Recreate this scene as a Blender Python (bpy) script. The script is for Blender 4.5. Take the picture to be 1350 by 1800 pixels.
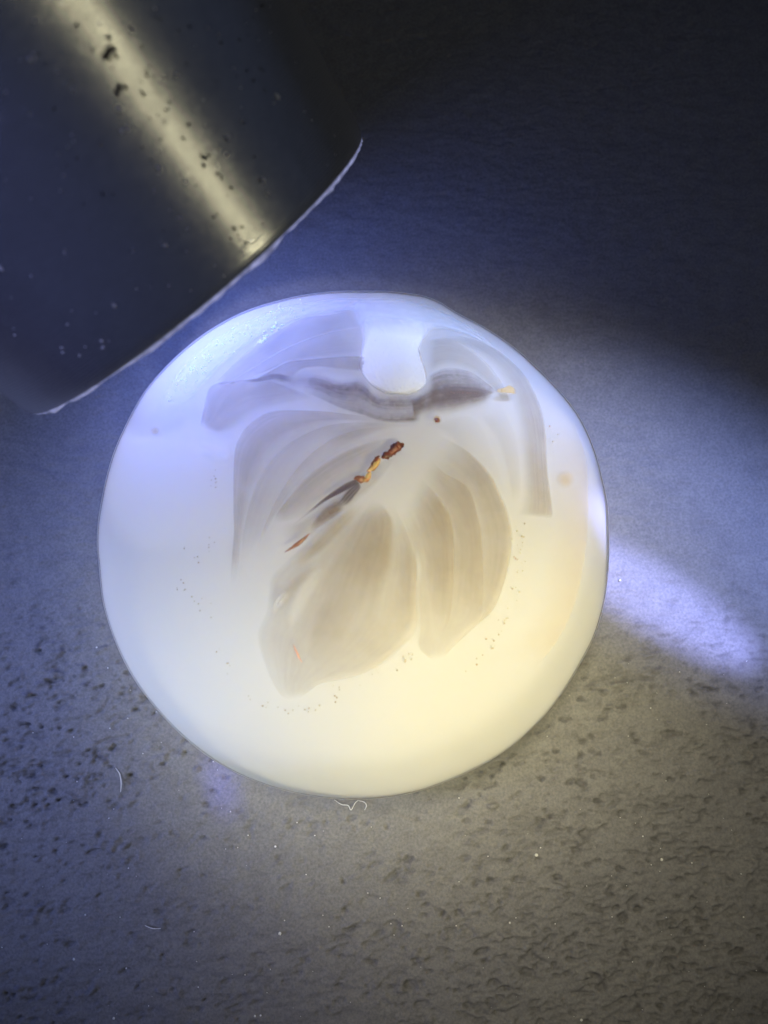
import bpy, bmesh, math, random
import numpy as np
from mathutils import Vector, Matrix

for o in list(bpy.data.objects):
    bpy.data.objects.remove(o)
sc = bpy.context.scene
col = sc.collection
U = 0.001                      # everything below is written in millimetres

# ------------------------------------------------------------------ camera
FPX, TILT = 1600.0, math.radians(10)
ROWW, ROWH = 1350.0, 1800.0
CF = np.array([0, math.sin(TILT), -math.cos(TILT)])
CU = np.array([0, math.cos(TILT), math.sin(TILT)])
CX = np.array([1.0, 0, 0])
CDIST = 53.0
CTAR = np.array([1.75, 2.3, 1.0])
CLOC = CTAR - CF * CDIST
cam_d = bpy.data.cameras.new("camera")
cam = bpy.data.objects.new("camera", cam_d)
col.objects.link(cam)
cam.location = Vector(CLOC * U)
cam.rotation_euler = (TILT, 0, 0)
cam_d.sensor_fit = 'HORIZONTAL'
cam_d.sensor_width = 36.0
cam_d.lens = 36.0 * FPX / ROWW
cam_d.clip_start = 0.001
cam_d.clip_end = 20.0
cam_d.dof.use_dof = True
cam_d.dof.focus_distance = 48.5 * U
cam_d.dof.aperture_fstop = 70.0
sc.camera = cam

# ------------------------------------------------------------------ world, exposure
w = bpy.data.worlds.new("World")
sc.world = w
w.use_nodes = True
bg = w.node_tree.nodes["Background"]
bg.inputs[0].default_value = (0.24, 0.40, 1.0, 1)
bg.inputs[1].default_value = 0.048
sc.view_settings.view_transform = 'Standard'
sc.view_settings.look = 'None'
sc.view_settings.exposure = 0.0
sc.view_settings.gamma = 1.0
cy = sc.cycles
cy.use_denoising = True
cy.max_bounces = 12
cy.diffuse_bounces = 5
cy.glossy_bounces = 4
cy.transmission_bounces = 8
cy.transparent_max_bounces = 24
cy.caustics_reflective = False
cy.caustics_refractive = False
cy.sample_clamp_indirect = 6.0

def ray(px, py):
    d = CF * FPX + CX * (px - ROWW / 2) - CU * (py - ROWH / 2)
    return d / np.linalg.norm(d)
def at(px, py, z=0.0):
    """pixel of the photograph -> point (mm) at height z above the table"""
    d = ray(px, py)
    return CLOC + d * ((z - CLOC[2]) / d[2])
def at_depth(px, py, depth):
    d = CF * FPX + CX * (px - ROWW / 2) - CU * (py - ROWH / 2)
    return CLOC + d * (depth / FPX)
def proj(P):
    P = np.asarray(P) - CLOC
    z = P @ CF
    return np.stack([ROWW / 2 + FPX * (P @ CX) / z, ROWH / 2 - FPX * (P @ CU) / z], -1)

# torch frame (used by its lamp and by its body)
T_R = 10.5
T_C = at_depth(335, 472, FPX * T_R / 375.0)
E_ = math.radians(26.3)
T_A = CX * (math.cos(E_) * .644) - CU * (math.cos(E_) * .765) + CF * math.sin(E_)   # pointing out of the torch
T_A /= np.linalg.norm(T_A)

def aim(ob, loc, target):
    ob.location = Vector(np.asarray(loc) * U)
    d = Vector(np.asarray(target) - np.asarray(loc))
    ob.rotation_euler = d.to_track_quat('-Z', 'Y').to_euler()

# lamp -> energy (W) and colour
LIGHT = {
    "barrel_fill": (.8, (.31, .34, 1)),
    "beam_fill": (1.15, (.26, .375, 1)),
    "caustic_fill": (.85, (.08, .10, 1)),
    "crown_fill": (1.4, (.43, .56, 1)),
    "warm_table_fill": (.56, (1, .89, .63)),
    "wedge_fill": (2.1, (.35, .39, 1)),
    "room_lamp": (.0029, (1, .93, .60)),
    "left_glow_fill": (.98, (.37, .455, 1)),
    "stone_fill": (1.12, (.74, .87, 1)),
    "torch_flood": (.0046, (.18, .27, 1)),
    "torch_lamp": (.026, (.8, .8, 1)),
    "warm_stone_fill": (1.17, (1, .88, .49)),
}
def lamp(name, kind, loc, target, **kw):
    d = bpy.data.lights.new(name, kind)
    d.energy, d.color = LIGHT[name]
    for k, v in kw.items():
        setattr(d, k, v)
    o = bpy.data.objects.new(name, d)
    col.objects.link(o)
    aim(o, loc, target)
    return o

# warm strip lamp off to the right: the pale streak on the torch
room_at = np.array([-5.5, 11.8, 22.8])
room_d = np.array([0.765, -0.225, 0.60]); room_d /= np.linalg.norm(room_d)
room_v = np.array([0.80, -0.30, 0.51]) - np.array([0.71, -0.13, 0.69])          # long way of the strip
room_loc = room_at + room_d * 250
room = lamp("room_lamp", 'AREA', room_loc, room_at, shape='RECTANGLE', size=0.10, size_y=0.09, spread=math.radians(14))
_z = Vector(room_d); _y = Vector(room_v); _y = (_y - _y.dot(_z) * _z).normalized(); _x = _y.cross(_z)
room.rotation_euler = Matrix((_x, _y, _z)).transposed().to_euler()
def oval_spot(name, target, away, dist, half_long, half_wide, blend, soft, yaw):
    """spot lamp with an oval cone; its long side lies along the picture direction `yaw` on the table"""
    t = np.asarray(target, float); d = np.asarray(away, float); d /= np.linalg.norm(d)
    o = lamp(name, 'SPOT', t + d * dist, t, spot_size=2 * math.atan(half_long / dist), spot_blend=blend, shadow_soft_size=soft)
    z = Vector(d); x = Vector((math.cos(yaw), math.sin(yaw), 0)); x = (x - x.dot(z) * z).normalized(); y = z.cross(x)
    o.rotation_euler = Matrix((x, y, z)).transposed().to_euler()
    o.scale = (1, half_wide / half_long, 1)
    return o
warm_table = oval_spot("warm_table_fill", at(980, 1390, 0), (-.13, .24, .96), 120, 24, 17, 1.0, .012, math.radians(40))  # added fill lamp, standing in for the stone's warm glow on the table
strip = oval_spot("beam_fill", at(1230, 925, 0), (.15, .08, .97), 110, 17, 7.2, .6, .004, math.radians(-31))  # added spot in place of torch light passing the stone onto the table
wedge = oval_spot("wedge_fill", at(1140, 1046, 0), (.15, .1, .97), 110, 7.6, 1.8, .15, .001, math.radians(-32))  # invented narrow spot: imitates the wedge of light refracted by the stone
caustic = oval_spot("caustic_fill", at(388, 1378, 0), (-.15, -.05, .97), 110, 2.2, .75, .7, .001, math.radians(-72))  # extra spot that imitates a small refracted streak by the lower edge
left_glow = oval_spot("left_glow_fill", at(140, 1150, 0), (-.62, .0, .78), 120, 23, 15, 1.0, .012, math.radians(-70))  # unseen blue fill for the stone's glow on the table at left
stone_l = oval_spot("stone_fill", at(375, 1185, 5), (-.35, -.42, .84), 120, 12, 5.4, .8, .008, math.radians(-52))  # helper lamp without a real source: brightens the stone's lower left
stone_w = oval_spot("warm_stone_fill", at(800, 1130, 6), (.26, -.34, .9), 120, 12, 16, .6, .008, math.radians(-45))  # added warm fill, imitates torch light transmitted through the stone
flood = lamp("torch_flood", 'AREA', T_C - T_A * 1.2, T_C + T_A * 20, shape='DISK', size=.016)
crown = oval_spot("crown_fill", at(830, 660, 7), (.25, .3, .92), 110, 8, 4.5, 1.0, .004, math.radians(-42))  # added bluish fill that lifts the stone's upper right
barrel_l = oval_spot("barrel_fill", at(50, 545, 18), (-.34, -.1, .93), 110, 7, 4.5, 1.0, .006, math.radians(40))  # unseen blue fill imitating light thrown back onto the barrel

# ------------------------------------------------------------------ helpers
def link(name, me, mat=None, parent=None):
    o = bpy.data.objects.new(name, me)
    col.objects.link(o)
    if mat:
        me.materials.append(mat)
    if parent:
        o.parent = parent
    return o
def mesh_np(name, V, F, smooth=True, attrs=None):
    """V (n,3) in mm, F list or (m,k) array"""
    me = bpy.data.meshes.new(name)
    V = np.asarray(V, dtype=np.float64) * U
    if isinstance(F, np.ndarray):
        m, k = F.shape
        me.vertices.add(len(V)); me.vertices.foreach_set("co", V.astype(np.float32).ravel())
        me.loops.add(m * k); me.loops.foreach_set("vertex_index", F.astype(np.int32).ravel())
        me.polygons.add(m); me.polygons.foreach_set("loop_start", np.arange(0, m * k, k, dtype=np.int32))
        me.polygons.foreach_set("loop_total", np.full(m, k, dtype=np.int32))
        me.update(calc_edges=True)
    else:
        me.from_pydata([tuple(v) for v in V], [], F)
    me.validate()
    if smooth:
        me.polygons.foreach_set("use_smooth", np.ones(len(me.polygons), dtype=bool))
    for k, a in (attrs or {}).items():
        at_ = me.attributes.new(k, 'FLOAT', 'POINT')
        at_.data.foreach_set("value", np.asarray(a, dtype=np.float32).ravel())
    me.update()
    return me
def grid_faces(n, m, wrap=False):
    i, j = np.meshgrid(np.arange(n - 1), np.arange(m if wrap else m - 1), indexing='ij')
    a = i * m + j; b = i * m + (j + 1) % m
    return np.stack([a, b, b + m, a + m], -1).reshape(-1, 4)
def tag(o, label=None, cat=None, group=None, kind=None):
    if label: o['label'] = label
    if cat: o['category'] = cat
    if group: o['group'] = group
    if kind: o['kind'] = kind
    return o
def resample(P, n, smooth=True):
    P = np.asarray(P, float)
    if smooth and len(P) > 2:
        Q = []
        ext = np.vstack([2 * P[0] - P[1], P, 2 * P[-1] - P[-2]])
        for k in range(1, len(ext) - 2):
            p0, p1, p2, p3 = ext[k - 1:k + 3]
            for t in np.linspace(0, 1, 12, endpoint=False):
                Q.append(.5 * ((2 * p1) + (-p0 + p2) * t + (2 * p0 - 5 * p1 + 4 * p2 - p3) * t * t + (-p0 + 3 * p1 - 3 * p2 + p3) * t ** 3))
        Q.append(P[-1]); P = np.array(Q)
    s = np.r_[0, np.cumsum(np.linalg.norm(np.diff(P, axis=0), axis=1))]
    t = np.linspace(0, s[-1], n)
    return np.stack([np.interp(t, s, P[:, k]) for k in range(P.shape[1])], -1)

class NT:
    def __init__(self, name):
        self.m = bpy.data.materials.new(name); self.m.use_nodes = True
        self.t = self.m.node_tree; self.t.nodes.clear()
        self.out = self.n('ShaderNodeOutputMaterial')
    def n(self, typ, **kw):
        nd = self.t.nodes.new(typ)
        for k, v in kw.items():
            if k.startswith('i_'):
                nd.inputs[k[2:].replace('_', ' ')].default_value = v
            else:
                setattr(nd, k, v)
        return nd
    def l(self, a, b):
        self.t.links.new(a, b)
    def coords(self, scale=(1, 1, 1), rot=(0, 0, 0)):
        tc = self.n('ShaderNodeTexCoord'); mp = self.n('ShaderNodeMapping')
        mp.inputs['Scale'].default_value = tuple(s / U for s in scale)
        mp.inputs['Rotation'].default_value = rot
        self.l(tc.outputs['Object'], mp.inputs['Vector'])
        return mp.outputs['Vector']
    def noise(self, vec, scale, detail=4, rough=.55):
        nd = self.n('ShaderNodeTexNoise'); nd.inputs['Scale'].default_value = scale
        nd.inputs['Detail'].default_value = detail; nd.inputs['Roughness'].default_value = rough
        self.l(vec, nd.inputs['Vector'])
        return nd.outputs['Fac']
    def ramp(self, fac, *stops):
        r = self.n('ShaderNodeValToRGB')
        el = r.color_ramp.elements
        while len(el) < len(stops): el.new(.5)
        for e, (p, c) in zip(el, stops):
            e.position = p; e.color = (c if len(c) == 4 else (*c, 1))
        self.l(fac, r.inputs['Fac'])
        return r.outputs['Color']
    def math(self, op, a, b=None, c=None):
        nd = self.n('ShaderNodeMath', operation=op)
        for k, v in enumerate((a, b, c)):
            if v is None: continue
            if isinstance(v, (int, float)): nd.inputs[k].default_value = v
            else: self.l(v, nd.inputs[k])
        return nd.outputs[0]

# ------------------------------------------------------------------ stone shape
OUTLINE = [(173,970),(177,1000),(185,1068),(204,1127),(237,1193),(283,1253),(341,1309),(399,1349),(457,1375.5),(505,1390),(559,1400),(630,1404.5),(683,1401),(740,1389),(784,1373),(829,1353),(860,1337),(896,1313),(933,1281),(962,1251),(996,1204),(1022,1160),
 (1040,1127),(1060,1063),(1068,1000),(1069,933),(1067,887),(1060.5,858),(1047,803),(1027,753),(1009,724),(989,698),(962,669),(933,640),(902,613),(871,591),(824,564),(793,549),(789,545),(784,539),(747,524),(702,517),(640,515),(588,516),(495,531),(428,552),(369,584),(311,630),(255,692),(222,752),(202,798),(183,870),(174,930)]
OC = np.array([622.0, 960.0])
ZG, CT, CB = 4.2, 6.6, 4.2          # girdle height, crown height, belly depth
NA = 180
THA = np.linspace(0, 2 * math.pi, NA, endpoint=False)
_o = np.array(OUTLINE) - OC
_a = np.arctan2(-_o[:, 1], _o[:, 0]) % (2 * math.pi); _r = np.hypot(_o[:, 0], _o[:, 1])
_k = np.argsort(_a)
RTGT = np.interp(THA, _a[_k], _r[_k], period=2 * math.pi)
SC0 = at(OC[0], OC[1], ZG)[:2]
RAD = np.full(NA, 15.0)
def prof(s):
    """s in [-1,1]: radius factor and height from belly to crown"""
    s = np.asarray(s, float)
    ang = s * math.pi / 2
    rr = np.cos(ang) ** 0.92
    zz = np.where(ang > 0, ZG + CT * np.sin(ang), ZG + CB * 0.94 * np.tanh(2.2 * np.sin(ang)) / np.tanh(2.2))
    return rr, zz
PS = np.linspace(-.97, 1, 46)
def stone_verts(grow=0.0, growz=0.0):
    rr, zz = prof(PS)
    zz = zz + growz * np.clip(PS, 0, 1) ** .85
    R = (RAD[None, :] + grow) * rr[:, None]
    V = np.stack([SC0[0] + R * np.cos(THA), SC0[1] + R * np.sin(THA), np.repeat(zz[:, None], NA, 1)], -1)
    return V
for it in range(12):
    q = proj(stone_verts().reshape(-1, 3)) - OC
    a = np.arctan2(-q[:, 1], q[:, 0]) % (2 * math.pi); r = np.hypot(q[:, 0], q[:, 1])
    b = np.round(a / (2 * math.pi) * NA).astype(int) % NA
    mx = np.zeros(NA); np.maximum.at(mx, b, r)
    mx[mx < 100] = 446
    RAD *= RTGT / mx
    f_ = np.fft.rfft(RAD); f_[36:] *= .3; RAD = np.fft.irfft(f_, NA)
def crown(x, y):
    dx, dy = x - SC0[0], y - SC0[1]
    th = np.arctan2(dy, dx) % (2 * math.pi)
    R = np.interp(th, THA, RAD, period=2 * math.pi)
    q = np.clip(np.hypot(dx, dy) / R, 0, 1) ** (1 / .92)
    return ZG + CT * np.sqrt(np.clip(1 - q * q, 0, 1))
def on_stone(P, lift=0.15):
    """pixels -> points lying `lift` mm above the milky body"""
    P = np.atleast_2d(np.asarray(P, float))
    lift = np.asarray(lift, float).ravel() if np.ndim(lift) else np.full(len(P), lift)
    d = CF[None, :] * FPX + CX[None, :] * (P[:, :1] - ROWW / 2) - CU[None, :] * (P[:, 1:] - ROWH / 2)
    z = np.full(len(P), ZG + CT)
    for _ in range(30):
        W = CLOC + d * ((z - CLOC[2]) / d[:, 2])[:, None]
        z = .5 * z + .5 * (crown(W[:, 0], W[:, 1]) + lift)
    return CLOC + d * ((z - CLOC[2]) / d[:, 2])[:, None]

# ------------------------------------------------------------------ table
def sm(x, a, b):
    t = np.clip((x - a) / (b - a), 0, 1); return t * t * (3 - 2 * t)
def field(shape, sx, sy, seed, ang=0.0):
    """gaussian noise filtered to features of sx by sy cells"""
    r = np.random.default_rng(seed)
    n = r.standard_normal(shape)
    fy = np.fft.fftfreq(shape[0])[:, None]; fx = np.fft.rfftfreq(shape[1])[None, :]
    c, s = math.cos(ang), math.sin(ang)
    g = np.exp(-2 * math.pi ** 2 * ((sx * (fx * c + fy * s)) ** 2 + (sy * (-fx * s + fy * c)) ** 2))
    f = np.fft.irfft2(np.fft.rfft2(n) * g, s=shape)
    return f / f.std()
NX, NY = 620, 860
gx = np.linspace(-27, 31, NX); gy = np.linspace(-33, 45, NY)
st = 58 / (NX - 1)
shp = (NY, NX)
fine = field(shp, 1.5, .8, 1, .12)
mid = field(shp, 5, 2.2, 2, -.1)
wide = field(shp, 40, 30, 3)
clus = field(shp, 50, 40, 9)
low = sm(-gy, 12, 24)[:, None] * sm(gx, 2, 12)[None, :]
dens_ = np.clip(.5 * clus, -.9, .45) + .30 * low
pit = .62 * field(shp, 2.6, .95, 4, -.2) + .62 * field(shp, 1.3, .7, 6, .1) + .42 * field(shp, .8, .6, 16)
pitm = np.clip(pit - 1.65 + dens_, 0, 1.0)
nick = np.clip(.8 * field(shp, 1.7, .6, 21, .15) + .5 * field(shp, 4, 3, 22) - 1.15 + .6 * dens_, 0, .8)
bmp = np.clip(.8 * field(shp, 2.0, .9, 5, .15) + .6 * field(shp, 6, 4, 25) - 1.5 + .5 * dens_, 0, 1.2)
cool = 1 - .88 * sm(gy, -9, 0)[:, None]
pitm, nick, bmp = pitm * cool, nick * cool, bmp * cool
calm = 1 - .6 * sm(gy, 4, 14)[:, None]
Z = calm * (.019 * fine + .030 * mid) + .05 * wide - .28 * pitm - .22 * nick + .20 * bmp
fade = np.minimum.reduce([np.clip((gx - gx[0]) / 3, 0, 1)[None, :] + 0 * Z, np.clip((gx[-1] - gx) / 3, 0, 1)[None, :] + 0 * Z,
                          np.clip((gy - gy[0]) / 3, 0, 1)[:, None] + 0 * Z, np.clip((gy[-1] - gy) / 3, 0, 1)[:, None] + 0 * Z])
Z = (Z - .02) * fade
ext = np.array([-200, -120, -70, -45, -35.])
X = np.r_[ext, gx, -ext[::-1]]; Y = np.r_[ext - 3, gy, -ext[::-1] + 15]
ZZ = np.zeros((len(Y), len(X))); ZZ[5:-5, 5:-5] = Z
PM = np.zeros_like(ZZ); PM[5:-5, 5:-5] = pitm + .7 * nick
XX, YY = np.meshgrid(X, Y)
me = mesh_np("table_top", np.stack([XX, YY, ZZ - .02], -1).reshape(-1, 3), grid_faces(len(Y), len(X)), attrs={'pit': PM})
m = NT("dark_stone_table")
v = m.coords()
n1 = m.noise(v, .9, 6); n2 = m.noise(v, 7, 5, .65); n3 = m.noise(v, 26, 3)
at_ = m.n('ShaderNodeAttribute', attribute_name='pit')
c = m.ramp(n2, (.3, (.118, .118, .12)), (.7, (.204, .202, .198)))
mx = m.n('ShaderNodeMixRGB', blend_type='MULTIPLY'); mx.inputs[0].default_value = 1
m.l(c, mx.inputs[1]); m.l(m.ramp(n1, (.3, (.85, .85, .87)), (.7, (1, 1, 1))), mx.inputs[2])
mx2 = m.n('ShaderNodeMixRGB'); m.l(mx.outputs[0], mx2.inputs[1]); mx2.inputs[2].default_value = (.05, .05, .052, 1)
m.l(m.math('MULTIPLY', at_.outputs['Fac'], .36), mx2.inputs[0])
p = m.n('ShaderNodeBsdfPrincipled'); m.l(mx2.outputs[0], p.inputs['Base Color'])
p.inputs['Roughness'].default_value = .62
p.inputs['Specular IOR Level'].default_value = .2
bp = m.n('ShaderNodeBump'); bp.inputs['Strength'].default_value = .6; bp.inputs['Distance'].default_value = .05 * U
m.l(m.math('ADD', n2, m.math('MULTIPLY', n3, .6)), bp.inputs['Height']); m.l(bp.outputs[0], p.inputs['Normal'])
m.l(p.outputs[0], m.out.inputs[0])
table = link("table_top", me, m.m)
tag(table, "rough dark grey table top with small pits under the stone", None, None, 'structure')

# ------------------------------------------------------------------ torch
spot = lamp("torch_lamp", 'SPOT', T_C - T_A * 25, T_C + T_A * 20,
            spot_size=math.radians(52), spot_blend=.45, shadow_soft_size=.0022)
torch = bpy.data.objects.new("flashlight", None); col.objects.link(torch)
torch.location = Vector(T_C * U)
torch.rotation_euler = Vector(-T_A).to_track_quat('Z', 'Y').to_euler()     # local +z runs back along the barrel
torch.empty_display_size = .005
tag(torch, "black metal flashlight with a pale streak along its scratched barrel, glowing rim next to the stone", "flashlight")

def lathe(pts, n=160, jitter=None):
    pts = np.asarray(pts, float)
    th = np.linspace(0, 2 * math.pi, n, endpoint=False)
    V = []
    for k, (r, z) in enumerate(pts):
        rr = r * np.ones(n); zz = z * np.ones(n)
        if jitter is not None:
            rr = rr + jitter[0][k]; zz = zz + jitter[1][k]
        V.append(np.stack([rr * np.cos(th), rr * np.sin(th), zz], -1))
    return np.concatenate(V), grid_faces(len(pts), n, True)

TAPER = math.tan(math.radians(6.7))
m = NT("blackened_metal")
v = m.coords()
sep = m.n('ShaderNodeSeparateXYZ'); m.l(v, sep.inputs[0])
ringv = m.math('SINE', m.math('MULTIPLY', sep.outputs['Z'], 2 * math.pi / .135))
big = m.noise(m.coords((1, 1, .35)), 1.1, 5)
spk = m.noise(m.coords((1, 1, .6)), 2.6, 3, .6)
fine_ = m.noise(m.coords((1, 1, 4)), 2.2, 4, .7)
worn = m.ramp(m.noise(m.coords((1, 1, .55)), 1.25, 6, .72), (.70, (0, 0, 0)), (.72, (1, 1, 1)))
dusty = m.ramp(m.noise(m.coords((1, .7, 1)), 2.1, 5, .75), (.70, (0, 0, 0)), (.74, (1, 1, 1)))
lines = m.ramp(big, (.3, (.7,) * 3), (.7, (1, 1, 1)))
base = m.ramp(fine_, (.3, (.52, .52, .52)), (.7, (.68, .675, .66)))
mx = m.n('ShaderNodeMixRGB'); m.l(worn, mx.inputs[0]); m.l(base, mx.inputs[1]); mx.inputs[2].default_value = (.03, .03, .035, 1)
p = m.n('ShaderNodeBsdfPrincipled')
mg = m.n('ShaderNodeMixRGB', blend_type='MULTIPLY'); mg.inputs[0].default_value = 1; m.l(mx.outputs[0], mg.inputs[1])
m.l(m.ramp(m.math('MULTIPLY', m.math('MULTIPLY_ADD', ringv, .5, .5), lines), (.2, (1, 1, 1)), (.9, (.70, .69, .67))), mg.inputs[2])
m.l(mg.outputs[0], p.inputs['Base Color'])
p.inputs['Metallic'].default_value = .84
m.l(m.ramp(m.math('ADD', fine_, m.math('MULTIPLY', worn, .4)), (.2, (.20,) * 3), (1, (.30,) * 3)), p.inputs['Roughness'])
bp = m.n('ShaderNodeBump'); bp.inputs['Strength'].default_value = .5; bp.inputs['Distance'].default_value = .02 * U
hgt = m.math('ADD', m.math('MULTIPLY', m.math('MULTIPLY', ringv, lines), .55), m.math('ADD', m.math('MULTIPLY', spk, .12), m.math('MULTIPLY', worn, -1.2)))
m.l(hgt, bp.inputs['Height']); m.l(bp.outputs[0], p.inputs['Normal'])
dd = m.n('ShaderNodeBsdfDiffuse'); dd.inputs[0].default_value = (.5, .5, .5, 1)
ms = m.n('ShaderNodeMixShader'); m.l(m.math('MULTIPLY', dusty, .2), ms.inputs[0]); m.l(p.outputs[0], ms.inputs[1]); m.l(dd.outputs[0], ms.inputs[2])
m.l(ms.outputs[0], m.out.inputs[0])
M_metal = m.m
zs = np.r_[0, .25, .6, 1.2, np.linspace(2, 60, 60)]
out_ = [(T_R - .08 + .08 * min(1, (z / .25)) ** .5 + z * TAPER, z) for z in zs]
inn_ = [(T_R - 1.5 + max(z, 0) * TAPER, z) for z in zs[::-1]]
V, F = lathe(out_ + inn_ + [out_[0]])
link("barrel", mesh_np("barrel", V, F), M_metal, torch)
# closing board with the light-emitting chip
m = NT("board_white"); p = m.n('ShaderNodeBsdfPrincipled'); p.inputs['Base Color'].default_value = (.55, .55, .55, 1); m.l(p.outputs[0], m.out.inputs[0])
V, F = lathe([(.01, 28.5), (T_R - 1.55 + 28.5 * TAPER, 28.5), (T_R - 1.55 + 29.6 * TAPER, 29.6), (.01, 29.6)])
link("circuit_board", mesh_np("circuit_board", V, F, False), m.m, torch)
V, F = lathe([(.01, 27.9), (1.3, 27.9), (1.5, 28.05), (1.5, 28.45)], 48)
m = NT("led_phosphor"); p = m.n('ShaderNodeBsdfPrincipled'); p.inputs['Base Color'].default_value = (.8, .7, .2, 1); m.l(p.outputs[0], m.out.inputs[0])
link("led_chip", mesh_np("led_chip", V, F), m.m, torch)
# glass window
m = NT("clear_window"); tr = m.n('ShaderNodeBsdfTransparent'); gl = m.n('ShaderNodeBsdfGlossy'); gl.inputs['Roughness'].default_value = .05
ms = m.n('ShaderNodeMixShader'); ms.inputs[0].default_value = .06; m.l(tr.outputs[0], ms.inputs[1]); m.l(gl.outputs[0], ms.inputs[2]); m.l(ms.outputs[0], m.out.inputs[0])
V, F = lathe([(.01, 1.4), (T_R - 1.5, 1.4), (T_R - 1.5, 2.2), (.01, 2.2)])
link("window", mesh_np("window", V, F, False), m.m, torch)
# frosted lip, its lit edge painted as a glow of its own
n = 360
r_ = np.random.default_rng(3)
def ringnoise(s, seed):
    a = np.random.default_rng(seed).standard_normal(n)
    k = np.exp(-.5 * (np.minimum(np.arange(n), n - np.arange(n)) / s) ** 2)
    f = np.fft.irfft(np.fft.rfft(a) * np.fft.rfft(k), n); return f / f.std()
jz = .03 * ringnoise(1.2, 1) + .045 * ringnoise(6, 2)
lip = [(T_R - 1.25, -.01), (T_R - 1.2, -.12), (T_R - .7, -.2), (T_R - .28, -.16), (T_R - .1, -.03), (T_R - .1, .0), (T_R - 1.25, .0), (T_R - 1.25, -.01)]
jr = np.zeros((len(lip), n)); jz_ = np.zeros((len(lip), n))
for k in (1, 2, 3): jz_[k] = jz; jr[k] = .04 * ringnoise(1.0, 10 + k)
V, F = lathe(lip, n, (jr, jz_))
m = NT("glowing_lip")
# torch light scattered at the rim is given as emission, made uneven by noise
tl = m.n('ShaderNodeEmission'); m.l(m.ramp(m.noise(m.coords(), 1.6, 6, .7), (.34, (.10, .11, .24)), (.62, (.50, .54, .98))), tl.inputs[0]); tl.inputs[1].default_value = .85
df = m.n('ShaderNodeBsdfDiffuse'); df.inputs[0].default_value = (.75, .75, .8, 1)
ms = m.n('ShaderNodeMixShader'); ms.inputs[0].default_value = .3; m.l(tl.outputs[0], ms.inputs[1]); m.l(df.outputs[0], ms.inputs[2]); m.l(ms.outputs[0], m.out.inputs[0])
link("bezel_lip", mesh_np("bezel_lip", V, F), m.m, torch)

tm = torch.rotation_euler.to_matrix().inverted()
def on_barrel(px, py, lift=.02):
    d = ray(px, py); o_ = tm @ Vector(CLOC - T_C); dv = tm @ Vector(d)
    best = None
    for t in np.linspace(15, 45, 1500):
        q = o_ + dv * t
        if q.z > -.3 and math.hypot(q.x, q.y) < T_R + lift + q.z * TAPER:
            return np.array(q)
    return None
rt = random.Random(11)
def dirt(pts, mat):
    bm = bmesh.new()
    for px, py, r in pts:
        q = on_barrel(px, py)
        if q is None: continue
        for _ in range(3):
            bmesh.ops.create_icosphere(bm, subdivisions=1, radius=1, matrix=Matrix.Translation(Vector(q * U) + Vector([rt.gauss(0, r * .6) * U for _ in range(3)])) @ Matrix.Diagonal((r * U * rt.uniform(.5, 1), r * U * rt.uniform(.5, 1), r * U * rt.uniform(.6, 1.6), 1)))
    me = bpy.data.meshes.new("dirt_specks"); bm.to_mesh(me); bm.free()
    o = link("dirt_specks", me, mat, torch); o['kind'] = 'stuff'
m = NT("pale_dirt"); p = m.n('ShaderNodeBsdfPrincipled'); p.inputs['Base Color'].default_value = (.55, .55, .55, 1); p.inputs['Roughness'].default_value = .7; m.l(p.outputs[0], m.out.inputs[0])
dirt([(209,152,.03),(205,190,.06),(222,226,.07),(215,228,.05),(280,291,.07),(402,243,.08),(398,270,.05),(488,172,.09),(310,130,.06),(230,50,.05),(426,210,.04),(460,318,.08),(470,342,.08),(330,401,.05),(290,430,.05),(316,384,.05),(325,320,.04),(0,472,.06),(180,600,.05),(182,610,.05),(110,620,.04),(108,612,.05),(200,538,.05),(150,610,.03),(140,625,.04),(50,105,.06),(60,98,.05),(100,125,.05)]
     + [(rt.uniform(0, 600), rt.uniform(0, 600), rt.uniform(.012, .03)) for _ in range(90)], m.m)
m = NT("dark_dirt"); p = m.n('ShaderNodeBsdfPrincipled'); p.inputs['Base Color'].default_value = (.02, .018, .018, 1); p.inputs['Roughness'].default_value = .8; m.l(p.outputs[0], m.out.inputs[0])
dirt([(190,92,.12),(198,87,.1),(183,98,.08),(213,152,.13),(209,158,.09),(250,166,.08),(190,65,.06),(192,75,.04),(285,218,.08),(258,134,.05),(291,192,.05),(357,275,.08),(360,290,.08),(365,272,.06),(322,243,.05),(382,305,.06),(388,310,.07),(412,402,.07),(425,398,.07),(405,420,.05),(430,425,.05),(376,382,.06),(408,330,.05),(275,30,.05),(135,45,.07),(95,190,.05),(330,215,.05)]
     + [(rt.uniform(60, 470), rt.uniform(0, 430), rt.uniform(.015, .04)) for _ in range(90)], m.m)

# ------------------------------------------------------------------ stone
BODY_FROST, BODY_DENS, BODY_G = .6, .5, .85
cy.volume_bounces = 16; cy.max_bounces = 24
stone = bpy.data.objects.new("cabochon", None); col.objects.link(stone)
stone.location = Vector((SC0[0] * U, SC0[1] * U, 0)); stone.empty_display_size = .005
tag(stone, "round milky white translucent stone with petal-like inclusions glowing on the dark table", "gemstone")
SO = np.array([SC0[0], SC0[1], 0])

def part(name, V, F, mat, smooth=True, attrs=None, parent=None, local=True):
    me = mesh_np(name, np.asarray(V) - SO, F, smooth, attrs)
    return link(name, me, mat, parent or stone)
def dome(grow, growz):
    V = stone_verts(grow, growz).reshape(-1, 3)
    F = [list(f) for f in grid_faces(len(PS), NA, True)]
    V = np.vstack([V, [SC0[0], SC0[1], V[0, 2]]])
    F += [[(j + 1) % NA, j, len(V) - 1] for j in range(NA)]
    return V, F

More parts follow.
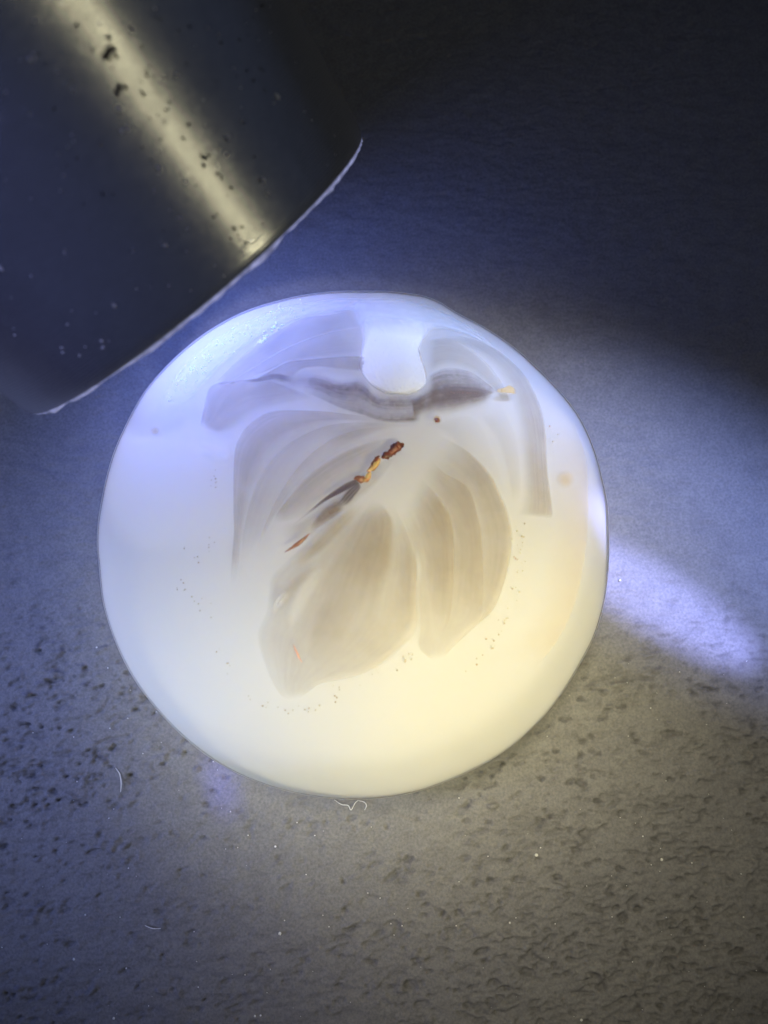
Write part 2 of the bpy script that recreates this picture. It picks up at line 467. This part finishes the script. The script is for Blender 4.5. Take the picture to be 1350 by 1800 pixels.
m = NT("milky_body")
v = m.coords()
tr = m.n('ShaderNodeBsdfTransparent')
tl = m.n('ShaderNodeBsdfTranslucent'); tl.inputs[0].default_value = (.9, .9, .9, 1)
df = m.n('ShaderNodeBsdfDiffuse'); df.inputs[0].default_value = (.85, .85, .85, 1)
m1 = m.n('ShaderNodeMixShader'); m1.inputs[0].default_value = .5; m.l(tl.outputs[0], m1.inputs[1]); m.l(df.outputs[0], m1.inputs[2])
lw = m.n('ShaderNodeLayerWeight'); lw.inputs['Blend'].default_value = .5
m2 = m.n('ShaderNodeMixShader'); m.l(m.math('MULTIPLY_ADD', m.math('POWER', lw.outputs['Facing'], 2.0), 1 - BODY_FROST, BODY_FROST), m2.inputs[0]); m.l(tr.outputs[0], m2.inputs[1]); m.l(m1.outputs[0], m2.inputs[2])
m.l(m2.outputs[0], m.out.inputs['Surface'])
vs = m.n('ShaderNodeVolumeScatter'); vs.inputs['Color'].default_value = (.6, .75, 1.0, 1); vs.inputs['Density'].default_value = BODY_DENS / U; vs.inputs['Anisotropy'].default_value = BODY_G
va = m.n('ShaderNodeVolumeAbsorption'); va.inputs['Color'].default_value = (1, .93, .55, 1); va.inputs['Density'].default_value = .02 / U
ad = m.n('ShaderNodeAddShader'); m.l(vs.outputs[0], ad.inputs[0]); m.l(va.outputs[0], ad.inputs[1]); m.l(ad.outputs[0], m.out.inputs['Volume'])
V, F = dome(0, 0)
part("milky_body", V, F, m.m)

m = NT("clear_skin")
tr = m.n('ShaderNodeBsdfTransparent'); gl = m.n('ShaderNodeBsdfGlossy'); gl.inputs['Roughness'].default_value = .42
fr = m.n('ShaderNodeFresnel'); fr.inputs['IOR'].default_value = 1.2
ms = m.n('ShaderNodeMixShader'); m.l(fr.outputs[0], ms.inputs[0]); m.l(tr.outputs[0], ms.inputs[1]); m.l(gl.outputs[0], ms.inputs[2]); m.l(ms.outputs[0], m.out.inputs[0])
V, F = dome(.02, 1.3)
part("clear_skin", V, F, m.m)

def inclusion_mat(name, color, trans=.5, noise=0.0, nscale=1.0, vein=0.0):
    m = NT(name)
    a = m.n('ShaderNodeAttribute', attribute_name='film')
    tr = m.n('ShaderNodeBsdfTransparent')
    df = m.n('ShaderNodeBsdfDiffuse'); df.inputs[0].default_value = (*color, 1)
    tl = m.n('ShaderNodeBsdfTranslucent'); tl.inputs[0].default_value = (*color, 1)
    m1 = m.n('ShaderNodeMixShader'); m1.inputs[0].default_value = trans
    m.l(df.outputs[0], m1.inputs[1]); m.l(tl.outputs[0], m1.inputs[2])
    fac = a.outputs['Fac']
    if vein:
        cb = m.n('ShaderNodeCombineXYZ')
        for k_, (nm_, sc_) in enumerate((('along', 2.2), ('across', 17.0))):
            aa = m.n('ShaderNodeAttribute', attribute_name=nm_); m.l(m.math('MULTIPLY', aa.outputs['Fac'], sc_), cb.inputs[k_])
        fac = m.math('MULTIPLY', fac, m.math('MULTIPLY_ADD', m.noise(cb.outputs[0], 1.0, 5, .6), 2 * vein, 1 - vein))
    if noise:
        nn = m.noise(m.coords(), nscale, 5, .65)
        fac = m.math('MULTIPLY', fac, m.math('MULTIPLY_ADD', nn, 2 * noise, 1 - noise))
    m2 = m.n('ShaderNodeMixShader'); m.l(fac, m2.inputs[0]); m.l(tr.outputs[0], m2.inputs[1]); m.l(m1.outputs[0], m2.inputs[2])
    m.l(m2.outputs[0], m.out.inputs[0])
    return m.m
M_petal = inclusion_mat("petal_film", (.36, .295, .215), .35, .3, .7, .36)
M_petal2 = inclusion_mat("petal_dark", (.21, .155, .14), .3, .7, 2.4, .6)
M_violet = inclusion_mat("violet_film", (.085, .06, .09), .15, .35, 2.2, .75)
M_pale = inclusion_mat("pale_film", (.85, .86, .88), .5, .2, 1.5)
M_amber = inclusion_mat("amber_film", (.66, .47, .17), .4, .3, 2)
M_lump = inclusion_mat("white_frost", (.92, .93, .95), .35, .0, 1.5)
M_tan = inclusion_mat("tan_film", (.45, .33, .2), .4, .4, 2)
M_warm = inclusion_mat("warm_layer", (.72, .60, .42), .4, .2, .7)

FILM = .82
def sheet(name, left, right, mat, dens, lift=.3, pleat=.0, waves=3, nu=36, nv=28, thick=.03, bulge=0, rough=0):
    """curved film between two pixel curves that run from root to tip; dens(u,v) -> opacity of the film"""
    L = resample(left, nu); R = resample(right, nu)
    v = np.linspace(0, 1, nv)
    P = L[:, None, :] * (1 - v)[None, :, None] + R[:, None, :] * v[None, :, None]
    uu, vv = np.meshgrid(np.linspace(0, 1, nu), v, indexing='ij')
    h = lift + pleat * np.cos(2 * math.pi * waves * vv) * np.clip(uu * 3, 0, 1)
    h = h + bulge * 4 * vv * (1 - vv) * sm(uu, .2, .7) * sm(1 - uu, 0, .12)
    if rough: h = h + rough * np.random.default_rng(nu * nv).standard_normal(h.shape)
    W = on_stone(P.reshape(-1, 2), np.clip(h, .05, 1.6).ravel())
    d = np.clip(dens(uu, vv), 0, 1)
    F = grid_faces(nu, nv)
    k = len(W)
    up = W.copy(); dn = W.copy(); dn[:, 2] -= thick
    # closed film: upper and lower skins
    allF = np.vstack([F, F[:, ::-1] + k])
    o = part(name, np.vstack([up, dn]), allF, mat, True, {'film': np.r_[d.ravel() * FILM, d.ravel() * FILM * .7], 'along': np.r_[uu.ravel(), uu.ravel()], 'across': np.r_[vv.ravel(), vv.ravel()] + 3.7 * len(name) + left[0][0] * .13})
    return o
def sm(x, a, b):
    t = np.clip((x - a) / (b - a), 0, 1); return t * t * (3 - 2 * t)
def edge(u, v, e=.12, tip=.12, root=.1, floor=0.0):
    return floor + (1 - floor) * np.minimum(sm(v, 0, e), sm(1 - v, 0, e)) * sm(1 - u, 0, tip) * sm(u, 0, root)

def cr(u, v, p=1.0, root=.25, tip=.2, side=1, k=.05):
    """one pleat: crisp along one long side, fading towards the other"""
    w_ = v if side > 0 else 1 - v
    return w_ ** p * sm(1 - w_, 0, k) * sm(u, 0, root) * sm(1 - u, 0, tip)
def flat(u, v, root=.25, tip=.03, k=.03, l=.03):
    return sm(v, 0, l) * sm(1 - v, 0, k) * sm(u, 0, root) * sm(1 - u, 0, tip)
# back petals, upper left
bA = [(660,545),(632,543),(577,553),(531,559),(481,586),(431,621),(380,671)]
bB = [(660,580),(627,576),(572,586),(506,611),(446,646),(400,674)]
bC = [(660,630),(632,626),(602,626),(547,631),(506,636),(476,651),(448,666)]
bD = [(660,655),(637,654),(587,648),(560,646),(531,651),(506,675)]
sheet("petal", bA, bB + [(382,676)], M_petal, lambda u, v: .20 * flat(u, v, .3, .02, .1, .015), .22, .0)
sheet("petal", bB, bC[:-1] + [(402,678)], M_petal, lambda u, v: .24 * flat(u, v, .3, .02, .2), .3, .0)
sheet("petal", bC, bD, M_petal, lambda u, v: .36 * flat(u, v, .15, .02, .25, .06), .4, .02)
sheet("petal", [(470,664),(420,668),(371,677),(357,717),(351,750)], [(560,700),(500,715),(460,730),(425,750),(386,764)], M_petal, lambda u, v: .34 * flat(u, v, .05, .08, .4, .02), .3, .02)
# dark smoky band
sheet("dark_band", [(470,662),(506,655),(531,651),(560,650),(600,662),(637,658),(660,686),(700,692),(752,690)], [(490,676),(504,682),(530,692),(552,698),(580,711),(602,721),(640,733),(683,744),(738,743)], M_petal2,
      lambda u, v: .62 * flat(u, v, .4, .06, .12, .4) * (.66 + .34 * np.cos(2 * math.pi * (1.2 * v + .5 * u + .35))), .55, .05, nu=60, nv=40)
sheet("dark_band", [(420,668),(450,664),(480,655),(520,660)], [(425,672),(455,672),(490,668),(520,680)], M_petal2, lambda u, v: .5 * edge(u, v, .4, .3, .3), .5, .02)
sheet("dark_band", [(722,700),(750,676),(775,662),(800,664),(835,672),(873,688)], [(728,743),(753,734),(790,731),(815,725),(850,712),(876,692)], M_petal2,
      lambda u, v: .66 * edge(u, v, .35, .25, .02) * (.6 + .4 * np.cos(2 * math.pi * (v - .45))), .55, .04, nu=44)
# back petals, upper right
rA = [(760,592),(798,590),(834,596),(884,621),(924,661),(950,712),(960,762),(963,827),(972,898),(970,912)]
rA2 = [(752,606),(783,598),(819,611),(859,645),(884,680),(899,720),(910,770),(916,840),(912,890),(900,905)]
rB = [(748,598),(783,593),(819,606),(859,641),(884,676),(899,712)]
rC = [(752,660),(783,646),(824,651),(854,671),(871,686)]
sheet("petal", rA2, rA, M_petal, lambda u, v: .30 * flat(u, v, .2, .03, .02, .6) * (.65 + .35 * sm(u, .2, .8)), .22, .0, nu=48)
sheet("petal", rB, rC + [(880,706)], M_petal, lambda u, v: .22 * flat(u, v, .1, .15, .3), .3, .0)
sheet("petal", rC, [(752,720),(790,722),(824,712),(850,700),(873,690)], M_petal2, lambda u, v: .34 * flat(u, v, .1, .1, .3, .06), .42, .02)
# left front fan
c0 = [(700,738),(632,730),(560,722),(480,722),(441,742),(421,767),(411,802),(410,898),(411,931),(407,989),(404,1030)]
c1 = [(700,745),(620,742),(560,752),(500,785),(455,840),(430,920),(420,1000)]
c2 = [(703,752),(640,752),(582,772),(531,812),(490,870),(462,930),(445,980)]
c3 = [(705,765),(650,775),(590,800),(540,835),(505,875),(480,912)]
c4 = [(705,785),(660,815),(610,850),(570,885),(530,910),(484,920)]
c5 = [(700,800),(665,850),(620,890),(580,915),(540,945),(500,985)]
sheet("petal", c0, c1 + [(415,1030)], M_petal, lambda u, v: .27 * flat(u, v, .25, .12, .45, .015), .5, .0, nu=48)
sheet("petal", c1, c2, M_petal, lambda u, v: .18 * cr(u, v, .6, .3, .25, -1), .55, .03)
sheet("petal", c2, c3, M_petal, lambda u, v: .24 * cr(u, v, .7, .3, .2, -1), .6, .03)
sheet("petal", c3, c4, M_petal, lambda u, v: .46 * cr(u, v, .8, .35, .1, -1, .14), .65, .03)
sheet("petal", c4, c5, M_petal, lambda u, v: .20 * flat(u, v, .3, .2, .3, .3), .65, .0)
sheet("petal", [(560,722),(480,722),(441,742),(421,767),(411,802),(410,898),(411,931),(407,989)], [(690,770),(640,800),(590,840),(560,880),(530,910),(500,950),(480,980),(460,1000)], M_petal, lambda u, v: .07 * flat(u, v, .05, .25, .5), .45, .0)
# lower left petal
dL = [(640,870),(570,925),(530,960),(500,989),(475,1016),(469,1069),(453,1109),(456,1140),(473,1189),(491,1220),(506,1231)]
dR = [(690,880),(722,950),(735,1000),(733,1042),(735,1104),(709,1137),(673,1167),(629,1188),(567,1201),(548,1212),(528,1227)]
sheet("petal", dL, dR, M_petal, lambda u, v: .27 * flat(u, v, .25, .05, .02, .04) * (.6 + .4 * sm(v, .05, .45)) * (1 - .35 * sm(u, .5, 1)), .6, .03, nu=52, nv=44)
sheet("petal_fold", [(655,876),(615,930),(575,1000),(560,1060),(575,1110)], [(668,880),(693,915),(694,970),(687,1010),(662,1090)], M_petal, lambda u, v: .48 * cr(u, v, .55, .22, .65, 1, .14), .8, .02)
sheet("petal_fold", [(690,890),(700,950),(700,1000),(690,1060),(680,1120)], [(705,890),(733,960),(735,1020),(733,1080),(715,1130)], M_petal, lambda u, v: .34 * cr(u, v, .7, .4, .45, 1, .2), .8, .02)
sheet("petal_fold", [(630,880),(585,915),(545,955),(505,1000)], [(645,885),(610,930),(575,965),(520,1010)], M_petal, lambda u, v: .38 * edge(u, v, .4, .35, .3), .8, .02)
sheet("petal_fold", [(560,985),(515,1015),(485,1050),(472,1080)], [(575,1000),(535,1030),(500,1070),(478,1100)], M_petal, lambda u, v: .22 * edge(u, v, .45, .3, .3), .8, .02)
sheet("petal_fold", [(600,1020),(560,1060),(540,1110),(535,1160)], [(640,1040),(620,1090),(600,1140),(560,1180)], M_petal, lambda u, v: .20 * cr(u, v, .6, .4, .4, -1, .3), .8, .02)
sheet("pale_streak", [(560,985),(530,1010),(505,1050),(490,1100)], [(590,985),(565,1030),(540,1080),(515,1130)], M_pale, lambda u, v: .30 * edge(u, v, .5, .4, .3), .9, .02)
sheet("pale_streak", [(500,1035),(480,1055),(474,1080)], [(518,1040),(500,1062),(485,1085)], M_pale, lambda u, v: .35 * edge(u, v, .5, .4, .3), .92, .02)
# lower right petal: three overlapping folds
e0 = [(704,900),(722,950),(735,998),(731,1042),(735,1104),(735,1138),(758,1160)]
eA = [(735,835),(749,847),(784,887),(798,931),(800,998),(793,1078),(775,1130)]
eB = [(755,800),(780,829),(824,856),(842,909),(849,953),(851,1020),(847,1087),(820,1115)]
eC = [(765,760),(820,790),(860,830),(878,864),(896,909),(901,953),(891,1011),(869,1069),(833,1104),(798,1136),(780,1157)]
sheet("petal", e0, eC, M_petal, lambda u, v: .25 * flat(u, v, .2, .05, .015, .05) * (1 - .3 * sm(u, .6, 1)), .55, .02, nu=52, nv=44)
sheet("petal_fold", [(720,870),(738,930),(748,1000),(755,1060),(768,1110)], eA, M_petal, lambda u, v: .46 * cr(u, v, .7, .3, .35, 1, .08) * (1 - .35 * sm(u, .3, .9)), .75, .03)
sheet("petal_fold", eA[:-1] + [(785,1100)], eB, M_petal, lambda u, v: .32 * cr(u, v, .5, .25, .3, 1, .08) * (1 - .4 * sm(u, .5, .95)), .7, .03)
sheet("petal_fold", eB, eC[:-1], M_petal, lambda u, v: .16 * cr(u, v, .6, .3, .2, 1, .04), .65, .02)
# right inner folds between the band and the lower petals
sheet("petal_fold", [(735,748),(760,752),(800,790),(830,850),(845,900)], [(780,735),(834,735),(865,790),(885,850),(895,900)], M_petal, lambda u, v: .09 * cr(u, v, .5, .2, .3, -1, .3), .5, .02)
sheet("petal_fold", [(834,728),(870,770),(890,830),(900,890)], [(876,700),(905,760),(915,830),(916,890)], M_petal, lambda u, v: .10 * cr(u, v, .5, .2, .2, -1, .3), .45, .02)
sheet("petal_fold", [(640,735),(600,752),(560,780)], [(728,748),(660,765),(600,790)], M_petal, lambda u, v: .16 * edge(u, v, .4, .4, .2), .7, .02)
sheet("pale_streak", [(340,760),(370,775),(400,780),(412,770)], [(342,800),(370,815),(395,820),(408,805)], M_pale, lambda u, v: .15 * edge(u, v, .5, .3, .3), .3, .03)
# frosted band near the torch
sheet("frosted_band", [(262,735),(300,666),(345,616),(410,573),(490,540),(580,524),(660,521)], [(300,740),(352,690),(392,645),(440,606),(500,572),(585,550),(660,545)], M_pale,
      lambda u, v: .55 * edge(u, v, .25, .1, .25), .1, .02, nu=60)
sheet("frosted_band", [(600,524),(660,520),(702,521),(745,530),(785,548),(835,578),(900,632)], [(625,590),(660,570),(702,570),(745,585),(790,583),(850,604),(905,648)], M_pale,
      lambda u, v: .8 * edge(u, v, .3, .5, .12), .14, .02, nu=60)
# warm inner layer that ends in an arc on the right
sheet("inner_layer", [(1005,735),(1030,800),(1035,870),(1032,960),(1015,1050),(985,1120),(940,1180)], [(940,735),(950,800),(955,870),(950,960),(935,1050),(905,1110),(860,1160)], M_warm,
      lambda u, v: .17 * sm(v, 0, .02) * sm(1 - v, 0, .9) * sm(u, 0, .15) * sm(1 - u, 0, .15), .15, 0)

# lumpy white inclusion at the top
sheet("white_lump", [(585,523),(612,552),(632,590),(633,622),(631,646),(642,666),(655,679),(667,686),(679,692),(690,693)], [(812,563),(775,574),(748,594),(737,615),(744,638),(750,668),(742,682),(730,689),(713,694),(697,689)], M_lump,
      lambda u, v: np.clip(sm(u, 0, .5), 0, 1) * sm(v, 0, .05 + .25 * (1 - sm(u, .2, .6))) * sm(1 - v, 0, .04 + .25 * (1 - sm(u, .1, .4))) * 1.3, .3, 0, nu=64, nv=44, bulge=.5, rough=.02)
sheet("tan_crack", [(733,606),(738,630),(746,655),(748,680)], [(735,604),(741,628),(749,652),(751,676)], M_tan, lambda u, v: .35 * edge(u, v, .4, .3, .3), .82, 0, nu=20, nv=6)

# brown chain, violet smear, needles
def blob_chain(pts, n=14, seed=1):
    """irregular tube through (px,py,radius mm) points"""
    r_ = np.random.default_rng(seed)
    P = resample([(a, b) for a, b, _ in pts], len(pts) * 5)
    s = np.linspace(0, 1, len(P)); rr = np.interp(s, np.linspace(0, 1, len(pts)), [q[2] for q in pts])
    W = on_stone(P, .95)
    V = []
    for k in range(len(W)):
        t = W[min(k + 1, len(W) - 1)] - W[max(k - 1, 0)]; t /= np.linalg.norm(t)
        a = np.cross(t, [0, 0, 1.0]); a /= np.linalg.norm(a); b = np.cross(t, a)
        th = np.linspace(0, 2 * math.pi, n, endpoint=False)
        r = rr[k] * (1 + .18 * r_.standard_normal(n))
        V.append(W[k] + np.outer(np.cos(th) * r, a) + np.outer(np.sin(th) * r, b) * .6)
    V = np.vstack(V)
    F = [list(f) for f in grid_faces(len(W), n, True)] + [list(range(n))[::-1], list(range(len(V) - n, len(V)))]
    return V, F
def solid(name, c1, c2, scale=2.5, rough=.35):
    m = NT(name); p = m.n('ShaderNodeBsdfPrincipled')
    m.l(m.ramp(m.noise(m.coords(), scale, 4, .6), (.35, c1), (.62, c2)), p.inputs['Base Color'])
    p.inputs['Roughness'].default_value = rough
    p.inputs['Subsurface Weight'].default_value = .4; p.inputs['Subsurface Scale'].default_value = .3 * U
    m.l(p.outputs[0], m.out.inputs[0]); return m.m
M_brown = solid("red_brown_grain", (.045, .012, .016), (.17, .045, .02))
M_gold = solid("amber_grain", (.24, .095, .035), (.58, .40, .18))
M_orange = solid("orange_needle", (.17, .065, .04), (.28, .12, .065))
V, F = blob_chain([(709,779,.05),(706,782,.21),(697,786,.23),(690,793,.18),(684,799,.15),(678,801,.19),(671,805,.05)]); part("brown_grain", V, F, M_brown)
V, F = blob_chain([(667,801,.03),(662,806,.10),(657,815,.11),(651,823,.04)], seed=2); part("brown_grain", V, F, M_brown)
V, F = blob_chain([(668,806,.04),(661,816,.13),(653,824,.13),(645,829,.04)], seed=3); part("amber_grain", V, F, M_gold)
V, F = blob_chain([(651,829,.04),(649,834,.12),(645,842,.12),(637,846,.05)], seed=4); part("amber_grain", V, F, M_gold)
V, F = blob_chain([(640,838,.05),(634,842,.17),(627,840,.1),(622,842,.03)], seed=5); part("amber_grain", V, F, M_orange)
sheet("violet_smear", [(629,838),(600,852),(570,874),(540,900),(510,925)], [(634,850),(600,868),(572,882),(545,902),(512,926)], M_violet, lambda u, v: 1.15 * edge(u, v, .35, .75, .05), .9, .0)
sheet("violet_smear", [(632,845),(610,860),(592,882),(580,893)], [(636,856),(628,870),(615,885),(600,893)], M_violet, lambda u, v: 1.0 * edge(u, v, .3, .4, .1) * (.45 + .55 * np.cos(2 * math.pi * 2 * v) ** 2), .92, .02)
sheet("violet_smear", [(600,870),(570,890),(550,915),(540,940)], [(610,895),(585,915),(560,930),(545,945)], M_petal2, lambda u, v: .75 * edge(u, v, .4, .5, .2), .9, .0)
V, F = blob_chain([(545,937,.012),(530,951,.075),(518,960,.09),(508,966,.05),(500,971,.01)], seed=6); part("orange_needle", V, F, M_orange)
V, F = blob_chain([(516,1134,.015),(521,1145,.04),(526,1156,.04),(531,1164,.015)], seed=7); part("orange_needle", V, F, solid("pink_needle", (.5, .22, .16), (.55, .3, .22)))
def spot_disc(px, py, rpx, dens, mat, name, lift=.5, sq=1.0):
    th = np.linspace(0, 2 * math.pi, 28, endpoint=False); P = []; D = []
    for k in range(8):
        f = k / 7
        P.append(np.stack([px + rpx * f * np.cos(th), py + rpx * sq * f * np.sin(th)], -1)); D.append(np.full(28, dens * (1 - sm(f, .15, 1))))
    W = on_stone(np.vstack(P), lift); part(name, W, grid_faces(8, 28, True), mat, True, {'film': np.hstack(D)})
spot_disc(993, 842, 19, .36, M_amber, "yellow_spot", .3)
spot_disc(272, 757, 10, .35, M_amber, "yellow_spot", .2)
spot_disc(768, 737, 10, .7, M_amber, "yellow_spot", .9)
V, F = blob_chain([(764,736,.03),(768,738,.13),(773,741,.03)], seed=8); part("brown_grain", V, F, M_brown)
sheet("amber_flake", [(868,686),(884,681),(896,676),(908,684)], [(868,688),(882,691),(896,693),(910,694)], M_amber, lambda u, v: .62 * sm(u, 0, .4) * sm(1 - u, 0, .2) * sm(v, 0, .2) * sm(1 - v, 0, .2), .8, 0)

# tiny bubbles
rb = random.Random(4)
def ball(bm, c, r):
    mat = Matrix.Translation(Vector((c - SO) * U)) @ Matrix.Diagonal((r * U, r * U, r * U * .7, 1))
    bmesh.ops.create_icosphere(bm, subdivisions=1, radius=1, matrix=mat)
bm = bmesh.new()
strips = [([(915,925),(912,990),(900,1060),(880,1110)], 34, 11), ([(318,962),(345,980),(375,950)], 10, 8), ([(318,1020),(330,1045),(370,1080)], 14, 12), ([(372,825),(382,860)], 9, 6),
          ([(440,1230),(500,1245),(575,1240),(590,1215)], 22, 9), ([(630,1195),(690,1170),(730,1150)], 10, 9), ([(968,740),(975,800)], 8, 8), ([(820,1170),(870,1130)], 10, 12), ([(370,1120),(400,1180)], 6, 12)]
for pts, k, wd in strips:
    Q = resample(pts, 60)
    for _ in range(k):
        q = Q[rb.randrange(60)] + np.array([rb.gauss(0, wd), rb.gauss(0, wd)]) * .6
        ball(bm, on_stone([q], .25)[0], rb.uniform(.02, .055))
me = bpy.data.meshes.new("bubble"); bm.to_mesh(me); bm.free()
bo = link("bubble", me, solid("bubble_grey", (.30, .27, .2), (.45, .42, .33), 1, .2), stone); bo['kind'] = 'stuff'

bm = bmesh.new()  # white balls put in as the glints of the granular frosted band
Q = resample([(300, 690), (345, 640), (405, 590), (470, 560), (530, 540)], 80)
for _ in range(150):
    q = Q[rb.randrange(80)] + np.array([rb.gauss(4, 9), rb.gauss(4, 9)])
    ball(bm, on_stone([q], .5)[0], rb.uniform(.02, .055))
Q = resample([(455, 605), (475, 582), (497, 567)], 40)
for _ in range(26):
    q = Q[rb.randrange(40)] + np.array([rb.gauss(0, 3), rb.gauss(0, 3)])
    ball(bm, on_stone([q], .6)[0], rb.uniform(.04, .09))
me = bpy.data.meshes.new("sparkle"); bm.to_mesh(me); bm.free()
so_ = link("sparkle", me, solid("sparkle_white", (.9, .93, .95), (.98, .98, 1), 1, .25), stone); so_['kind'] = 'stuff'

# ------------------------------------------------------------------ lint and dust on the table
m = NT("lint"); tl = m.n('ShaderNodeBsdfTranslucent'); tl.inputs[0].default_value = (.8, .8, .8, 1); df = m.n('ShaderNodeBsdfDiffuse'); df.inputs[0].default_value = (.85, .85, .82, 1)
ms = m.n('ShaderNodeMixShader'); ms.inputs[0].default_value = .6; m.l(tl.outputs[0], ms.inputs[1]); m.l(df.outputs[0], ms.inputs[2]); m.l(ms.outputs[0], m.out.inputs[0])
M_lint = m.m
def fibre(pts, r, z0, z1, label, seed):
    P = resample(pts, 40); W = []
    for k, q in enumerate(P):
        t = k / 39; W.append(at(q[0], q[1], z0 + z1 * math.sin(math.pi * t)))
    W = np.array(W); n_ = 6; V = []
    for k in range(len(W)):
        t = W[min(k + 1, 39)] - W[max(k - 1, 0)]; t /= np.linalg.norm(t)
        a = np.cross(t, [0, 0, 1.0]); a /= np.linalg.norm(a) + 1e-9; b = np.cross(t, a)
        th = np.linspace(0, 2 * math.pi, n_, endpoint=False); rr = r * (.7 + .3 * math.sin(math.pi * k / 39))
        V.append(W[k] + np.outer(np.cos(th) * rr, a) + np.outer(np.sin(th) * rr, b))
    V = np.vstack(V); base = W.mean(0); base[2] = 0
    me = mesh_np("lint_fibre", V - base, [list(f) for f in grid_faces(40, n_, True)])
    o = link("lint_fibre", me, M_lint); o.location = Vector(base * U)
    tag(o, label, "fibre", "lint fibres on the table")
fibre([(588,1406),(600,1414),(612,1416),(617,1424),(624,1412),(630,1406)], .022, .06, .25, "curled white fibre at the left of the pair touching the stone's bottom edge", 1)
fibre([(630,1407),(640,1410),(644,1416),(641,1424)], .022, .06, .2, "short hooked white fibre at the right of the pair touching the stone's bottom edge", 2)
fibre([(203,1350),(210,1360),(213,1376),(212,1392)], .026, .05, .1, "faint upright curved fibre on the table left of the stone's lower edge", 3)
fibre([(255,1627),(268,1632),(285,1632)], .024, .05, .08, "short pale fibre lying flat near the table's lower left", 4)
bm = bmesh.new()
SO_keep = SO; SO = np.zeros(3)
for x, y, r in [(484,1488,.07),(943,1503,.10),(492,1641,.10),(1163,1511,.09),(1216,1517,.05),(130,1686,.08),(222,1702,.05),(448,1786,.07),(1022,1793,.08),(200,1790,.08),(896,1622,.06),(1307,1612,.05),(170,1138,.06),(150,1608,.05),(458,1785,.06),(1090,1020,.06),(1130,1470,.05),(950,1490,.04)]:
    ball(bm, at(x, y, .03), r)
for _ in range(160):
    ball(bm, at(rb.uniform(0, 1350), rb.uniform(1150, 1800), .02), rb.uniform(.015, .04))
SO = SO_keep
me = bpy.data.meshes.new("dust"); bm.to_mesh(me); bm.free()
tag(link("dust", me, M_lint), "scattered pale dust specks on the table", "dust", None, 'stuff')
